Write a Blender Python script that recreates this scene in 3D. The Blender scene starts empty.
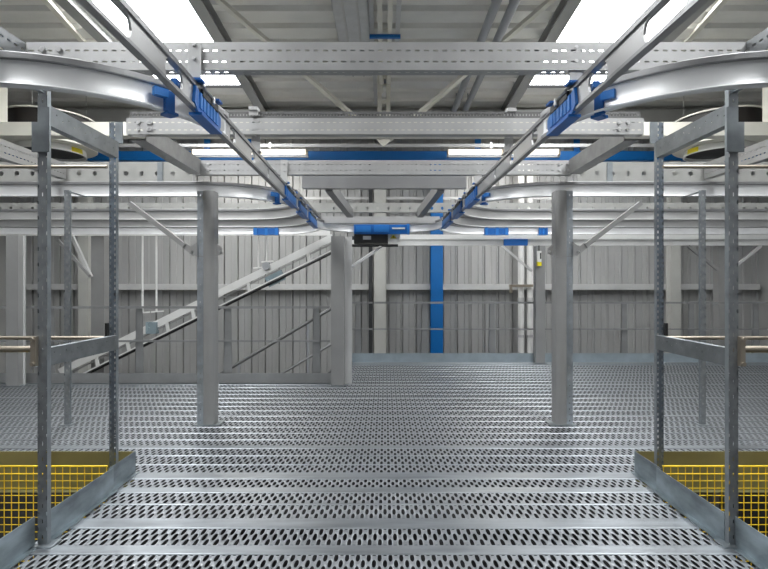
import bpy, math, random
from mathutils import Vector, Matrix
random.seed(4)
PI = math.pi
SC = bpy.context.scene
COL = SC.collection
F = 512.0
EYE = 1.4

# ---------------------------------------------------------------- camera, world, lights, exposure
cam_data = bpy.data.cameras.new('camera')
cam_data.sensor_width = 36.0
cam_data.lens = 24.0
cam_data.shift_x = -1.0 / 768
cam_data.shift_y = 1.5 / 768
cam_data.clip_start = 0.05
cam_data.clip_end = 200
cam = bpy.data.objects.new('camera', cam_data)
COL.objects.link(cam)
cam.location = (0, 0, EYE)
cam.rotation_euler = (PI / 2, 0, 0)
SC.camera = cam

world = bpy.data.worlds.new('world')
SC.world = world
world.use_nodes = True
bg = world.node_tree.nodes['Background']
bg.inputs[0].default_value = (0.96, 0.98, 1.0, 1)
bg.inputs[1].default_value = 0.17

SC.view_settings.view_transform = 'Standard'
SC.view_settings.look = 'None'
SC.view_settings.gamma = 1.0
SC.view_settings.exposure = -0.33
SC.view_settings.use_curve_mapping = False

SKY_STRENGTH = 15.0


# soft fill light added under the roof, not an actual fitting
def area(name, loc, rot, sx, sy, power, color=(1, 1, 1)):
    l = bpy.data.lights.new(name, 'AREA')
    l.shape = 'RECTANGLE'; l.size = sx; l.size_y = sy; l.energy = power; l.color = color
    o = bpy.data.objects.new(name, l); COL.objects.link(o)
    o.location = loc; o.rotation_euler = rot
    return o
area('roof_fill_light', (0, 3.0, 5.75), (0, 0, 0), 3.0, 2.0, 60, (1.0, 0.99, 0.96))


# ---------------------------------------------------------------- materials
def newmat(name):
    m = bpy.data.materials.new(name)
    m.use_nodes = True
    nt = m.node_tree
    return m, nt, nt.nodes['Principled BSDF']


def mathn(nt, op, a, b=None, c=None):
    n = nt.nodes.new('ShaderNodeMath'); n.operation = op
    for i, v in enumerate((a, b, c)):
        if v is None: continue
        if isinstance(v, (int, float)): n.inputs[i].default_value = v
        else: nt.links.new(v, n.inputs[i])
    return n.outputs[0]


def metal(name, col, rough=0.4, metallic=0.85, var=0.12, scale=6.0, bump=0.0, stretch=(1, 1, 1), var_rough=0.1):
    m, nt, p = newmat(name)
    tc = nt.nodes.new('ShaderNodeTexCoord')
    mp = nt.nodes.new('ShaderNodeMapping'); mp.inputs['Scale'].default_value = stretch
    nt.links.new(tc.outputs['Object'], mp.inputs[0])
    no = nt.nodes.new('ShaderNodeTexNoise')
    no.inputs['Scale'].default_value = scale; no.inputs['Detail'].default_value = 5
    nt.links.new(mp.outputs[0], no.inputs['Vector'])
    r = nt.nodes.new('ShaderNodeValToRGB')
    r.color_ramp.elements[0].position = 0.3; r.color_ramp.elements[1].position = 0.7
    r.color_ramp.elements[0].color = tuple(c * (1 - var) for c in col) + (1,)
    r.color_ramp.elements[1].color = tuple(min(1, c * (1 + var)) for c in col) + (1,)
    nt.links.new(no.outputs[0], r.inputs[0])
    nt.links.new(r.outputs[0], p.inputs['Base Color'])
    rr = mathn(nt, 'MULTIPLY_ADD', no.outputs[0], var_rough * 2, rough - var_rough)
    nt.links.new(rr, p.inputs['Roughness'])
    p.inputs['Metallic'].default_value = metallic
    if bump:
        b = nt.nodes.new('ShaderNodeBump'); b.inputs['Strength'].default_value = bump; b.inputs['Distance'].default_value = 0.01
        nt.links.new(no.outputs[0], b.inputs['Height']); nt.links.new(b.outputs[0], p.inputs['Normal'])
    return m


def paint(name, col, rough=0.5, var=0.05, scale=3.0):
    return metal(name, col, rough, 0.0, var, scale, 0.0, (1, 1, 1), 0.05)


def holes(mat, pitch, rows, lu, lv, stagger=False, power=2.0):
    """punch a run of slots through a sheet: UV.x runs along the sheet in metres, UV.y across it from its centre line"""
    nt = mat.node_tree
    p = nt.nodes['Principled BSDF']
    out = nt.nodes['Material Output']
    uv = nt.nodes.new('ShaderNodeUVMap')
    sp = nt.nodes.new('ShaderNodeSeparateXYZ'); nt.links.new(uv.outputs[0], sp.inputs[0])
    tot = None
    for i, (off, shift) in enumerate(rows):
        u = mathn(nt, 'DIVIDE', sp.outputs[0], pitch)
        u = mathn(nt, 'ADD', u, shift + 100.0)
        fu = mathn(nt, 'SUBTRACT', mathn(nt, 'FRACT', u), 0.5)
        fu = mathn(nt, 'ABSOLUTE', mathn(nt, 'DIVIDE', fu, lu / pitch / 2))
        fv = mathn(nt, 'ABSOLUTE', mathn(nt, 'DIVIDE', mathn(nt, 'SUBTRACT', sp.outputs[1], off), lv / 2))
        d = mathn(nt, 'ADD', mathn(nt, 'POWER', fu, power), mathn(nt, 'POWER', fv, power))
        h = mathn(nt, 'LESS_THAN', d, 1.0)
        tot = h if tot is None else mathn(nt, 'MAXIMUM', tot, h)
    tr = nt.nodes.new('ShaderNodeBsdfTransparent')
    mx = nt.nodes.new('ShaderNodeMixShader')
    nt.links.new(tot, mx.inputs[0]); nt.links.new(p.outputs[0], mx.inputs[1]); nt.links.new(tr.outputs[0], mx.inputs[2])
    nt.links.new(mx.outputs[0], out.inputs[0])
    return mat


GALV = (0.33, 0.36, 0.38)
M = {}
M['alu'] = metal('brushed_aluminium', (0.86, 0.865, 0.87), 0.36, 0.55, 0.04, 4, 0.0, (1, 1, 1), 0.04)
M['alu_shaded'] = metal('shaded_aluminium', (0.46, 0.46, 0.455), 0.45, 0.5, 0.06, 4)  # darker copy of the rail metal, shade of two far curves in its colour
M['web'] = metal('web_plate_metal', (0.50, 0.50, 0.50), 0.42, 0.6, 0.04, 4)
M['alu_dark'] = metal('anodised_flange', (0.33, 0.33, 0.335), 0.42, 0.8, 0.05, 5)
M['galv'] = metal('galvanised_steel', GALV, 0.42, 0.8, 0.14, 14)
M['galv_plate'] = metal('galvanised_plate', (0.34, 0.395, 0.425), 0.40, 0.8, 0.38, 4, 0.05, (1, 1, 2.5))
M['beam'] = metal('zinc_beam', (0.52, 0.52, 0.52), 0.45, 0.7, 0.05, 8)
M['beam_perf'] = holes(metal('zinc_beam_slotted', (0.52, 0.52, 0.52), 0.45, 0.7, 0.05, 8), 0.05, [(0.030, 0), (-0.030, 0)], 0.028, 0.009, power=4)
M['beam_perf_low'] = holes(metal('zinc_flange_slotted', (0.44, 0.44, 0.44), 0.45, 0.7, 0.05, 8), 0.05, [(0.0, 0)], 0.026, 0.014, power=4)
M['beam_round'] = holes(metal('zinc_beam_round_holes', (0.46, 0.46, 0.44), 0.5, 0.6, 0.08, 6), 0.17, [(-0.01, 0)], 0.05, 0.05, power=2)
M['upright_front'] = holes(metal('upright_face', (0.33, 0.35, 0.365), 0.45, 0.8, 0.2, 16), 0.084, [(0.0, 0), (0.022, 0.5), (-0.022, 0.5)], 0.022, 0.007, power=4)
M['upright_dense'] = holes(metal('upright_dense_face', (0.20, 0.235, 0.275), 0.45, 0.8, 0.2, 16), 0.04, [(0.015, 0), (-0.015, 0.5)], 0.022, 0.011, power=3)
M['tie_face'] = holes(metal('tie_face', (0.24, 0.255, 0.265), 0.45, 0.8, 0.2, 12), 0.11, [(0.0, 0), (0.02, .5)], 0.012, 0.012, power=2)
M['side_zinc'] = holes(metal('dull_zinc', (0.34, 0.34, 0.335), 0.5, 0.7, 0.15, 10), 0.07, [(0.03, 0), (-0.03, .5)], 0.012, 0.010, power=2)
M['tray_dark'] = holes(metal('tray_steel', (0.20, 0.20, 0.20), 0.5, 0.7, 0.1, 10), 0.025, [(0, 0)], 0.012, 0.02, power=4)
M['strip_dark'] = holes(metal('dark_slotted_face', (0.28, 0.29, 0.30), 0.45, 0.8, 0.1, 10), 0.05, [(0.034, 0), (-0.034, 0)], 0.030, 0.012, power=4)
M['strip_perf'] = holes(metal('perforated_strip', (0.42, 0.46, 0.50), 0.4, 0.8, 0.15, 12), 0.06, [(0.0, 0)], 0.02, 0.008, power=3)
M['column'] = metal('grey_column', (0.33, 0.33, 0.325), 0.42, 0.35, 0.06, 3)
M['column_light'] = metal('light_grey_steel', (0.62, 0.62, 0.615), 0.45, 0.3, 0.05, 3)
M['rail_grey'] = metal('guardrail_steel', (0.30, 0.305, 0.305), 0.45, 0.5, 0.08, 6)
M['toe'] = metal('toe_board_steel', (0.37, 0.43, 0.47), 0.4, 0.6, 0.1, 5)
M['cream'] = paint('cream_paint', (0.72, 0.70, 0.62), 0.5)
M['pale'] = paint('pale_wall_steel', (0.52, 0.52, 0.49), 0.5)
M['stair'] = paint('stair_paint', (0.16, 0.16, 0.16), 0.5)
M['white'] = paint('white_paint', (0.80, 0.80, 0.78), 0.4)
M['blue'] = paint('blue_plastic', (0.010, 0.13, 0.46), 0.35, 0.1)
M['blue_light'] = paint('blue_plastic_ribs', (0.025, 0.20, 0.60), 0.35, 0.08)
M['blue_paint'] = paint('blue_column_paint', (0.002, 0.135, 0.43), 0.4)
M['black'] = paint('black_rubber', (0.012, 0.012, 0.013), 0.45)
M['drum_black'] = paint('dark_drum_shell', (0.012, 0.009, 0.008), 0.5)
M['yellow'] = paint('yellow_wire', (0.95, 0.66, 0.03), 0.4)
M['yellow_label'] = paint('yellow_label', (0.85, 0.72, 0.02), 0.4)
M['olive'] = metal('olive_edge_plate', (0.30, 0.275, 0.13), 0.42, 0.4, 0.2, 2, 0, (1, 1, 1))
M['brass'] = metal('zinc_yellow_tube', (0.42, 0.37, 0.30), 0.35, 0.7, 0.1, 5)
M['bolt'] = metal('bright_bolt', (0.7, 0.7, 0.7), 0.3, 0.9, 0.03)
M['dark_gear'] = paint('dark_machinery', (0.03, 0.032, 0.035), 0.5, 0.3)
M['duct'] = metal('galvanised_trunking', (0.55, 0.56, 0.57), 0.4, 0.5, 0.1, 5)
M['pipe_grey'] = paint('grey_pipe', (0.36, 0.37, 0.39), 0.5)
M['slot_shade'] = paint('deck_slot_shade', (0.02, 0.02, 0.022), 0.8)
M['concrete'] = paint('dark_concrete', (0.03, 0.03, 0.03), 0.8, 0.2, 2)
M['label_white'] = paint('white_label', (0.8, 0.8, 0.78), 0.5)
M['rafter'] = paint('rafter_paint', (0.36, 0.36, 0.35), 0.55)
M['mat_teal'] = metal('acrylic_cover', (0.33, 0.42, 0.46), 0.25, 0.3, 0.1, 5)

# roof sheet, wall sheet
def sheet(name, col, var, stretch, rough=0.5):
    return metal(name, col, rough, 0.15, var, 2.0, 0, stretch, 0.05)
M['roof'] = sheet('roof_sheet', (0.80, 0.79, 0.75), 0.08, (0.6, 1, 1))
M['wall'] = sheet('wall_sheet', (0.42, 0.42, 0.415), 0.07, (1.2, 1, 0.35), 0.42)

# emitters
def emit(name, col, s):
    m, nt, p = newmat(name)
    p.inputs['Base Color'].default_value = (0.8, 0.8, 0.8, 1)
    p.inputs['Emission Color'].default_value = col + (1,)
    p.inputs['Emission Strength'].default_value = s
    return m
M['skylight'] = emit('translucent_skylight', (0.97, 0.99, 1.0), SKY_STRENGTH)
M['tube'] = emit('fluorescent_tube', (1.0, 0.90, 0.72), 2.2)

# perforated deck: UV.x = x / slot pitch, UV.y = row number (three rows of slots on every plank)
def deck_mat():
    m = metal('deck_perforated', (0.37, 0.39, 0.415), 0.41, 0.9, 0.10, 7, 0.0, (1, 3, 1), 0.08)
    nt = m.node_tree; p = nt.nodes['Principled BSDF']; out = nt.nodes['Material Output']
    uv = nt.nodes.new('ShaderNodeUVMap'); sp = nt.nodes.new('ShaderNodeSeparateXYZ'); nt.links.new(uv.outputs[0], sp.inputs[0])
    row = mathn(nt, 'FLOOR', sp.outputs[1])
    odd = mathn(nt, 'MODULO', row, 2.0)
    u = mathn(nt, 'ADD', mathn(nt, 'MULTIPLY_ADD', odd, 0.5, sp.outputs[0]), 500.0)
    fu = mathn(nt, 'SUBTRACT', mathn(nt, 'FRACT', u), 0.5)
    fv = mathn(nt, 'SUBTRACT', mathn(nt, 'FRACT', sp.outputs[1]), 0.5)
    d = mathn(nt, 'ADD', mathn(nt, 'POWER', mathn(nt, 'ABSOLUTE', mathn(nt, 'DIVIDE', fu, 0.235)), 2.0),
              mathn(nt, 'POWER', mathn(nt, 'ABSOLUTE', mathn(nt, 'DIVIDE', fv, 0.50)), 2.2))
    fA = mathn(nt, 'ABSOLUTE', mathn(nt, 'SUBTRACT', mathn(nt, 'ABSOLUTE', mathn(nt, 'SUBTRACT', sp.outputs[1], 1.5)), 1.0))
    fB = mathn(nt, 'ABSOLUTE', mathn(nt, 'SUBTRACT', sp.outputs[1], 1.5))
    def lat(shift, fv_):
        f = mathn(nt, 'ABSOLUTE', mathn(nt, 'SUBTRACT', mathn(nt, 'FRACT', mathn(nt, 'ADD', sp.outputs[0], 500.0 + shift)), 0.5))
        return mathn(nt, 'ADD', mathn(nt, 'POWER', mathn(nt, 'DIVIDE', f, 0.19), 2.2), mathn(nt, 'POWER', mathn(nt, 'DIVIDE', fv_, 0.62), 2.2))
    d = mathn(nt, 'MINIMUM', lat(0, fA), lat(.5, fB))
    # short slits between the slots
    u2 = mathn(nt, 'ADD', u, 0.5)
    fu2 = mathn(nt, 'SUBTRACT', mathn(nt, 'FRACT', u2), 0.5)
    d2 = mathn(nt, 'ADD', mathn(nt, 'POWER', mathn(nt, 'ABSOLUTE', mathn(nt, 'DIVIDE', fu2, 0.16)), 2.0),
               mathn(nt, 'POWER', mathn(nt, 'ABSOLUTE', mathn(nt, 'DIVIDE', mathn(nt, 'SUBTRACT', mathn(nt, 'ABSOLUTE', mathn(nt, 'SUBTRACT', sp.outputs[1], 1.5)), 1.42), 0.07)), 2.0))
    h = mathn(nt, 'MAXIMUM', mathn(nt, 'LESS_THAN', d, 1.0), mathn(nt, 'LESS_THAN', d2, 1.0))
    # pressed rim round every slot
    rim = nt.nodes.new('ShaderNodeMapRange'); rim.inputs[1].default_value = 1.0; rim.inputs[2].default_value = 2.2
    rim.inputs[3].default_value = 1.0; rim.inputs[4].default_value = 0.0
    nt.links.new(d, rim.inputs[0])
    b = nt.nodes.new('ShaderNodeBump'); b.inputs['Strength'].default_value = 0.6; b.inputs['Distance'].default_value = 0.004
    nt.links.new(rim.outputs[0], b.inputs['Height']); nt.links.new(b.outputs[0], p.inputs['Normal'])
    tr = nt.nodes.new('ShaderNodeBsdfTransparent'); mx = nt.nodes.new('ShaderNodeMixShader')
    nt.links.new(h, mx.inputs[0]); nt.links.new(p.outputs[0], mx.inputs[1]); nt.links.new(tr.outputs[0], mx.inputs[2])
    nt.links.new(mx.outputs[0], out.inputs[0])
    return m
M['deck'] = deck_mat()
M['deck_strip'] = metal('deck_plain_strip', (0.37, 0.395, 0.42), 0.38, 0.9, 0.14, 4, 0.0, (0.6, 5, 1), 0.08)


# ---------------------------------------------------------------- mesh building
def P(x, y, d):
    """a point of the place at distance d that is seen at photograph position x, y"""
    return Vector(((x - 385) * d / F, d, EYE - (y - 286) * d / F))


RSHIFT = 0.0     # the right-hand frames stand a touch further out than the left-hand ones
YAW = 0.0        # the track lanes stand very slightly turned to the deck
def turned(v):
    return Vector((v.x * math.cos(YAW) - (v.y - 3.16) * math.sin(YAW), 3.16 + v.x * math.sin(YAW) + (v.y - 3.16) * math.cos(YAW), v.z))


class MB:
    def __init__(s):
        s.v = []; s.f = []; s.uv = []; s.m = []; s.smooth = []; s.sh = []; s.cur = 0
    def face(s, pts, uvs=None, m=0, smooth=False):
        b = len(s.v); s.v += [Vector(p) for p in pts]
        s.f.append(tuple(range(b, b + len(pts)))); s.uv.append(uvs or [(0, 0)] * len(pts)); s.m.append(m); s.smooth.append(smooth); s.sh.append(s.cur)
    def box(s, x0, x1, y0, y1, z0, z1, m=0):
        s.cur += 1
        x0, x1 = sorted((x0, x1)); y0, y1 = sorted((y0, y1)); z0, z1 = sorted((z0, z1))
        c = [Vector((x, y, z)) for z in (z0, z1) for y in (y0, y1) for x in (x0, x1)]
        for q in ((0, 2, 3, 1), (4, 5, 7, 6), (0, 1, 5, 4), (2, 6, 7, 3), (0, 4, 6, 2), (1, 3, 7, 5)):
            s.face([c[i] for i in q], None, m)
        return s
    def sweep(s, prof, path, up=(0, 0, 1), mats=None, m=0, smooth=False, closed=True, caps=True):
        s.cur += 1
        path = [Vector(p) for p in path]; up = Vector(up).normalized()
        n = len(path); rings = []; L = 0; lens = []
        for i, p in enumerate(path):
            t0 = (path[i] - path[i - 1]).normalized() if i > 0 else None
            t1 = (path[i + 1] - path[i]).normalized() if i < n - 1 else None
            t = ((t0 or t1) + (t1 or t0)).normalized()
            lat = t.cross(up)
            if lat.length < 1e-6: lat = t.cross(Vector((0, 1, 0)))
            lat.normalize(); u2 = lat.cross(t).normalized()
            k = 1.0
            if t0 and t1:
                k = 1.0 / max(0.3, t.dot(t1))
            rings.append([p + lat * a * k + u2 * b for a, b in prof])
            if i: L += (path[i] - path[i - 1]).length
            lens.append(L)
        np_ = len(prof)
        for j in range(np_):
            k = (j + 1) % np_
            if not closed and k == 0: continue
            w = math.dist(prof[j], prof[k]) / 2
            # across-coordinate grows the same way on both skins of a thin sheet
            da, db = prof[k][0] - prof[j][0], prof[k][1] - prof[j][1]
            sg = 1 if ((db if abs(db) > abs(da) else da) >= 0) else -1
            mm = mats.get(j, m) if mats else m
            for i in range(n - 1):
                s.face([rings[i][j], rings[i][k], rings[i + 1][k], rings[i + 1][j]],
                       [(lens[i], -w * sg), (lens[i], w * sg), (lens[i + 1], w * sg), (lens[i + 1], -w * sg)], mm, smooth)
        if caps and closed:
            s.face(rings[0][::-1], None, m); s.face(rings[-1], None, m)
        return s
    def tube(s, path, r, n=12, m=0, up=(0, 0, 1)):
        return s.sweep([(r * math.cos(2 * PI * i / n), r * math.sin(2 * PI * i / n)) for i in range(n)], path, up, None, m, True)
    def bar(s, a, b, w, h, up=(0, 0, 1), m=0):
        return s.sweep([(w / 2, -h / 2), (w / 2, h / 2), (-w / 2, h / 2), (-w / 2, -h / 2)], [a, b], up, None, m)
    def lathe(s, cx, cy, prof, n=48, m=0):
        s.cur += 1
        for i in range(n):
            a0, a1 = 2 * PI * i / n, 2 * PI * (i + 1) / n
            for (r0, z0), (r1, z1) in zip(prof, prof[1:]):
                q = [Vector((cx + r0 * math.cos(a0), cy + r0 * math.sin(a0), z0)), Vector((cx + r0 * math.cos(a1), cy + r0 * math.sin(a1), z0)),
                     Vector((cx + r1 * math.cos(a1), cy + r1 * math.sin(a1), z1)), Vector((cx + r1 * math.cos(a0), cy + r1 * math.sin(a0), z1))]
                if r0 < 1e-5: q = q[1:]
                elif r1 < 1e-5: q = q[:3]
                s.face(q, None, m, True)
        return s
    def prism(s, pts, axis, a, b, m=0):
        """extrude a 2-D outline along x, y or z"""
        s.cur += 1
        def mk(p, t): return {'x': (t, p[0], p[1]), 'y': (p[0], t, p[1]), 'z': (p[0], p[1], t)}[axis]
        A = [mk(p, a) for p in pts]; B_ = [mk(p, b) for p in pts]
        s.face(A[::-1], None, m); s.face(B_, None, m)
        for i in range(len(pts)):
            j = (i + 1) % len(pts)
            s.face([A[i], A[j], B_[j], B_[i]], None, m)
        return s
    def each(s, name, mats, parent, side=-1):
        """every shape becomes a part of its own"""
        out = []
        for k in sorted(set(s.sh)):
            q = MB()
            for f, uv, m, sm, sh in zip(s.f, s.uv, s.m, s.smooth, s.sh):
                if sh == k: q.face([s.v[i] for i in f], uv, m, sm)
            out.append(q.build(name, mats, parent, side))
        return out
    def build(s, name, mats, parent=None, side=-1, bevel=0.0):
        """side = +1 mirrors what was laid out for the left half onto the right"""
        if not isinstance(mats, (list, tuple)): mats = [mats]
        vs = [Vector((-v.x + RSHIFT, v.y, v.z)) if side > 0 else v.copy() for v in s.v]
        if YAW: vs = [turned(v) for v in vs]
        if parent is None:
            lo = [min(v[i] for v in vs) for i in range(3)]; hi = [max(v[i] for v in vs) for i in range(3)]
            org = Vector(((lo[0] + hi[0]) / 2, (lo[1] + hi[1]) / 2, lo[2]))
        else:
            org = Vector((0, 0, 0)); q = parent
            while q: org += q.location; q = q.parent
        me = bpy.data.meshes.new(name)
        fs = [tuple(reversed(f)) for f in s.f] if side > 0 else s.f
        me.from_pydata([v - org for v in vs], [], fs)
        ul = me.uv_layers.new(name='UVMap'); k = 0
        for f, u in zip(s.f, s.uv):
            for t in (list(reversed(u)) if side > 0 else u):
                ul.data[k].uv = t; k += 1
        for mm in mats: me.materials.append(M[mm] if isinstance(mm, str) else mm)
        for i, p in enumerate(me.polygons): p.material_index = s.m[i]; p.use_smooth = s.smooth[i]
        import bmesh
        bm = bmesh.new(); bm.from_mesh(me)
        bmesh.ops.remove_doubles(bm, verts=bm.verts, dist=1e-5)
        bmesh.ops.recalc_face_normals(bm, faces=bm.faces)
        bm.to_mesh(me); bm.free()
        o = bpy.data.objects.new(name, me); COL.objects.link(o)
        if parent is None: o.location = org
        else: o.parent = parent
        if any(s.smooth):
            md = o.modifiers.new('edges', 'EDGE_SPLIT'); md.split_angle = math.radians(40)
        if bevel:
            md = o.modifiers.new('bevel', 'BEVEL'); md.width = bevel; md.segments = 2; md.limit_method = 'ANGLE'
        return o


def tag(o, label, cat, group=None, kind=None):
    o['label'] = label; o['category'] = cat
    if group: o['group'] = group
    if kind: o['kind'] = kind
    return o
def struct(o): o['kind'] = 'structure'; return o
def thing(name, loc, label, cat, group=None, side=-1):
    o = bpy.data.objects.new(name, None); COL.objects.link(o)
    o.location = (-loc[0] + RSHIFT if side > 0 else loc[0], loc[1], loc[2]); o.empty_display_size = 0.1
    return tag(o, label, cat, group)


def cprof(w, h, t=0.004, flip=False, z=0.0):
    p = [(w / 2, 0), (w / 2, h), (-w / 2, h), (-w / 2, h - t), (w / 2 - t, h - t), (w / 2 - t, t), (-w / 2, t), (-w / 2, 0)]
    p = [(a, b + z) for a, b in p]
    if flip: p = [(-a, b) for a, b in p]
    return p
def rect(w, h, z=0.0): return [(w / 2, z), (w / 2, z + h), (-w / 2, z + h), (-w / 2, z)]
SIDES = ((-1, 'left'), (1, 'right'))

# ================================================================ THE SETTING
WALL_Y = 12.5
def roof_z(y): return 5.45 + 0.06 * (WALL_Y - y)

# deck planks
fields = [(2.50, 2.675), (2.766, 2.961), (3.087, 3.28), (3.30, 3.471), (3.561, 3.716), (3.846, 4.010), (4.025, 4.222), (4.24, 4.416), (4.497, 4.66)]
y = 4.68; k = 0
while y < 9.2:
    fields.append((y, y + 0.19)); k += 1
    y += 0.19 + (0.055 if k % 4 == 0 else 0.022)
y = 2.40
while y > -0.6:
    fields.insert(0, (y - 0.18, y)); y -= 0.18 + 0.09
END_L, END_R = 7.4, 9.45
DX0 = -0.62
def xr(y0, y1):
    m = (y0 + y1) / 2
    if m < 3.83: return -1.90, 1.90
    if m < END_L: return -9.0, 9.0
    return DX0, 9.0
mb = MB()
def deck_quad(x0, x1, y0, y1, z0, z1, m, uv=False):
    if uv:
        n = 1; a = x0 / 0.056; b = x1 / 0.056
        mb.face([(x0, y0, z0), (x1, y0, z0), (x1, y1, z1), (x0, y1, z1)], [(a, 0), (b, 0), (b, 3), (a, 3)], m)
    else:
        mb.face([(x0, y0, z0), (x1, y0, z0), (x1, y1, z1), (x0, y1, z1)], None, m)
prev = fields[0][0]
for i, (a, b) in enumerate(fields):
    x0, x1 = xr(a, b)
    e = 0.0025
    deck_quad(x0, x1, a, a + e, 0.0, -0.004, 1)
    deck_quad(x0, x1, a + e, b - e, -0.004, -0.004, 0, True)
    deck_quad(x0, x1, b - e, b, -0.004, 0.0, 1)
    if i + 1 < len(fields):
        c = fields[i + 1][0]
        w = c - b
        ed = min(0.006, w / 4)
        # a joint ridge down both sides of each plain strip
        deck_quad(x0, x1, b, b + ed, 0.0, 0.0012, 1)
        deck_quad(x0, x1, b + ed, b + 2 * ed, 0.0012, 0.0, 1)
        deck_quad(x0, x1, b + 2 * ed, c - ed, 0.0, 0.0, 1)
        deck_quad(x0, x1, c - ed, c, 0.0, 0.0, 1)
deck_quad(DX0, 9.0, fields[-1][1], END_R, 0, 0, 1)
o = struct(mb.build('floor', ['deck', 'deck_strip']))
# joists that carry the deck
mb = MB()
for x in (-7.2, -5.4, -3.6, -1.8, 0, 1.8, 3.6, 5.4, 7.2):
    mb.sweep(cprof(0.06, 0.2, 0.004, z=-0.28), [(x, 3.84 if abs(x) > 1.9 else -0.5, 0), (x, END_L - .02 if x < -1 else END_R, 0)])
o = struct(mb.build('trim_1', 'galv'))
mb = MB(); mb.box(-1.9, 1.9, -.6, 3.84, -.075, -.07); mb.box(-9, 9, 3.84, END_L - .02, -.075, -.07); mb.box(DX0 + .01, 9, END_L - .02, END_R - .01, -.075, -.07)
struct(mb.build('trim_5', 'slot_shade'))  # dark sheet added under the deck so its slots read dark
# edge of the deck
mb = MB()
mb.box(-9, DX0, END_L, END_L + 0.01, -0.2, 0.0); mb.box(DX0 - 0.01, DX0, END_L, END_R, -0.2, 0.0); mb.box(DX0, 9, END_R, END_R + 0.01, -0.2, 0)
struct(mb.build('trim_2', 'toe'))

# lower storey floor and the closed side under the deck
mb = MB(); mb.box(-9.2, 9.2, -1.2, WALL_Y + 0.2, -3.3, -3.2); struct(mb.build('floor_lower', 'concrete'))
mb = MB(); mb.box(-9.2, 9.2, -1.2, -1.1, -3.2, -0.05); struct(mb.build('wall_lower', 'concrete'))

# far wall: ribbed cladding
mb = MB(); x = -9.2; pit = 0.334
base = []
while x < 9.2:
    base += [(x, 0.0), (x + 0.09, 0.0), (x + .10, .012), (x + .115, .012), (x + .125, 0), (x + 0.22, 0.0), (x + 0.232, -0.03), (x + 0.262, -0.03), (x + .268, .06), (x + 0.283, .06), (x + 0.288, 0)]
    x += pit
pts = [(a, WALL_Y + b) for a, b in base] + [(base[-1][0], WALL_Y + 0.1), (base[0][0], WALL_Y + 0.1)]
mb.prism(pts, 'z', -3.2, 5.9)
struct(mb.build('wall_far', 'wall'))
for s, n in SIDES:
    mb = MB(); mb.box(-9.2, -9.1, -1.2, WALL_Y, -3.2, 6.4); struct(mb.build('wall_' + n, 'wall', None, s))

# roof: trapezoid sheets running across, with two long translucent skylights
SK = (-4.92, -2.93)
SKY0, SKY1 = -3.0, 10.75
def roof_strip(x0, x1, y0, y1):
    y = y0
    while y < y1 - 1e-6:
        ye = min(y + 0.48, y1)
        seg = [(y, 0.0), (y + 0.32, 0), (y + 0.335, 0.11), (y + 0.43, 0.11), (y + 0.48, 0)]
        seg = [(min(a, ye), b) for a, b in seg]
        for (a, za), (b, zb) in zip(seg, seg[1:]):
            if b - a < 1e-5: continue
            mb.face([(x0, a, roof_z(a) + za), (x0, b, roof_z(b) + zb), (x1, b, roof_z(b) + zb), (x1, a, roof_z(a) + za)])
        y = ye
mb = MB()
roof_strip(-9.2, SK[0], -3, WALL_Y + .1); roof_strip(SK[1], -SK[1], -3, WALL_Y + .1); roof_strip(-SK[0], 9.2, -3, WALL_Y + .1)
roof_strip(SK[0], SK[1], SKY1, WALL_Y + .1); roof_strip(-SK[1], -SK[0], SKY1, WALL_Y + .1)
struct(mb.build('ceiling', 'roof'))
for i, (s, n) in enumerate(SIDES):
    mb = MB()
    mb.sweep([(0.995, 0), (0.995, 0.02), (-0.995, 0.02), (-0.995, 0)], [((SK[0] + SK[1]) / 2, SKY0, roof_z(SKY0) + .07), ((SK[0] + SK[1]) / 2, SKY1, roof_z(SKY1) + .07)])
    o = struct(mb.build('window_%d' % (i + 1), 'skylight', None, s))
    # glazing bar
    mb = MB(); mb.bar((-3.78, SKY0, roof_z(SKY0) + 0.04), (-3.78, SKY1, roof_z(SKY1) + 0.04), 0.02, 0.03)
    struct(mb.build('trim_%d' % (i + 3), 'white', None, s))

# ================================================================ BUILDING STEEL
def iprof(w, h, t=0.015, tw=0.01):
    return [(w / 2, 0), (w / 2, t), (tw / 2, t), (tw / 2, h - t), (w / 2, h - t), (w / 2, h), (-w / 2, h), (-w / 2, h - t), (-tw / 2, h - t), (-tw / 2, t), (-w / 2, t), (-w / 2, 0)]
for s, n in SIDES:
    for x, lab in ((-2.76, 'grey roof rafter on the inner side of the %s skylight'), (-4.70, 'grey roof rafter on the outer side of the %s skylight')):
        mb = MB(); mb.sweep(iprof(0.2, 0.2), [(x, -2.9, roof_z(-2.9) - 0.21), (x, WALL_Y - .05, roof_z(WALL_Y) - 0.21)])
        tag(mb.build('roof_rafter', 'rafter', None, s), lab % n, 'rafter')
    # roof bracing bars
    mb = MB(); a = P(219, 0, 7.6); b = Vector((-0.06, 10, 4.24))
    d = (a - b).normalized()
    mb.bar(a + d * 0.25, b, 0.09, 0.06)
    tag(mb.build('roof_brace', 'cream', None, s), 'cream diagonal brace rising to the %s from the middle roof post' % n, 'brace')
    mb = MB(); a = P(46, 0, 7.6); b = P(93, 53, 9.4); d = (a - b).normalized()
    mb.bar(a + d * .12, b - d * 1.0, 0.09, 0.06)
    tag(mb.build('roof_brace', 'cream', None, s), 'cream diagonal brace outside the %s skylight' % n, 'brace')
    # posts that stand on the long cream beam
    mb = MB(); mb.bar((-6.78, 8.95, 4.24), (-6.78, 8.95, roof_z(8.95) - 0.02), 0.22, 0.2, (0, 1, 0))
    tag(mb.build('roof_post', 'cream', None, s), 'cream square post on the long beam at the %s edge of the picture' % n, 'post')
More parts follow.
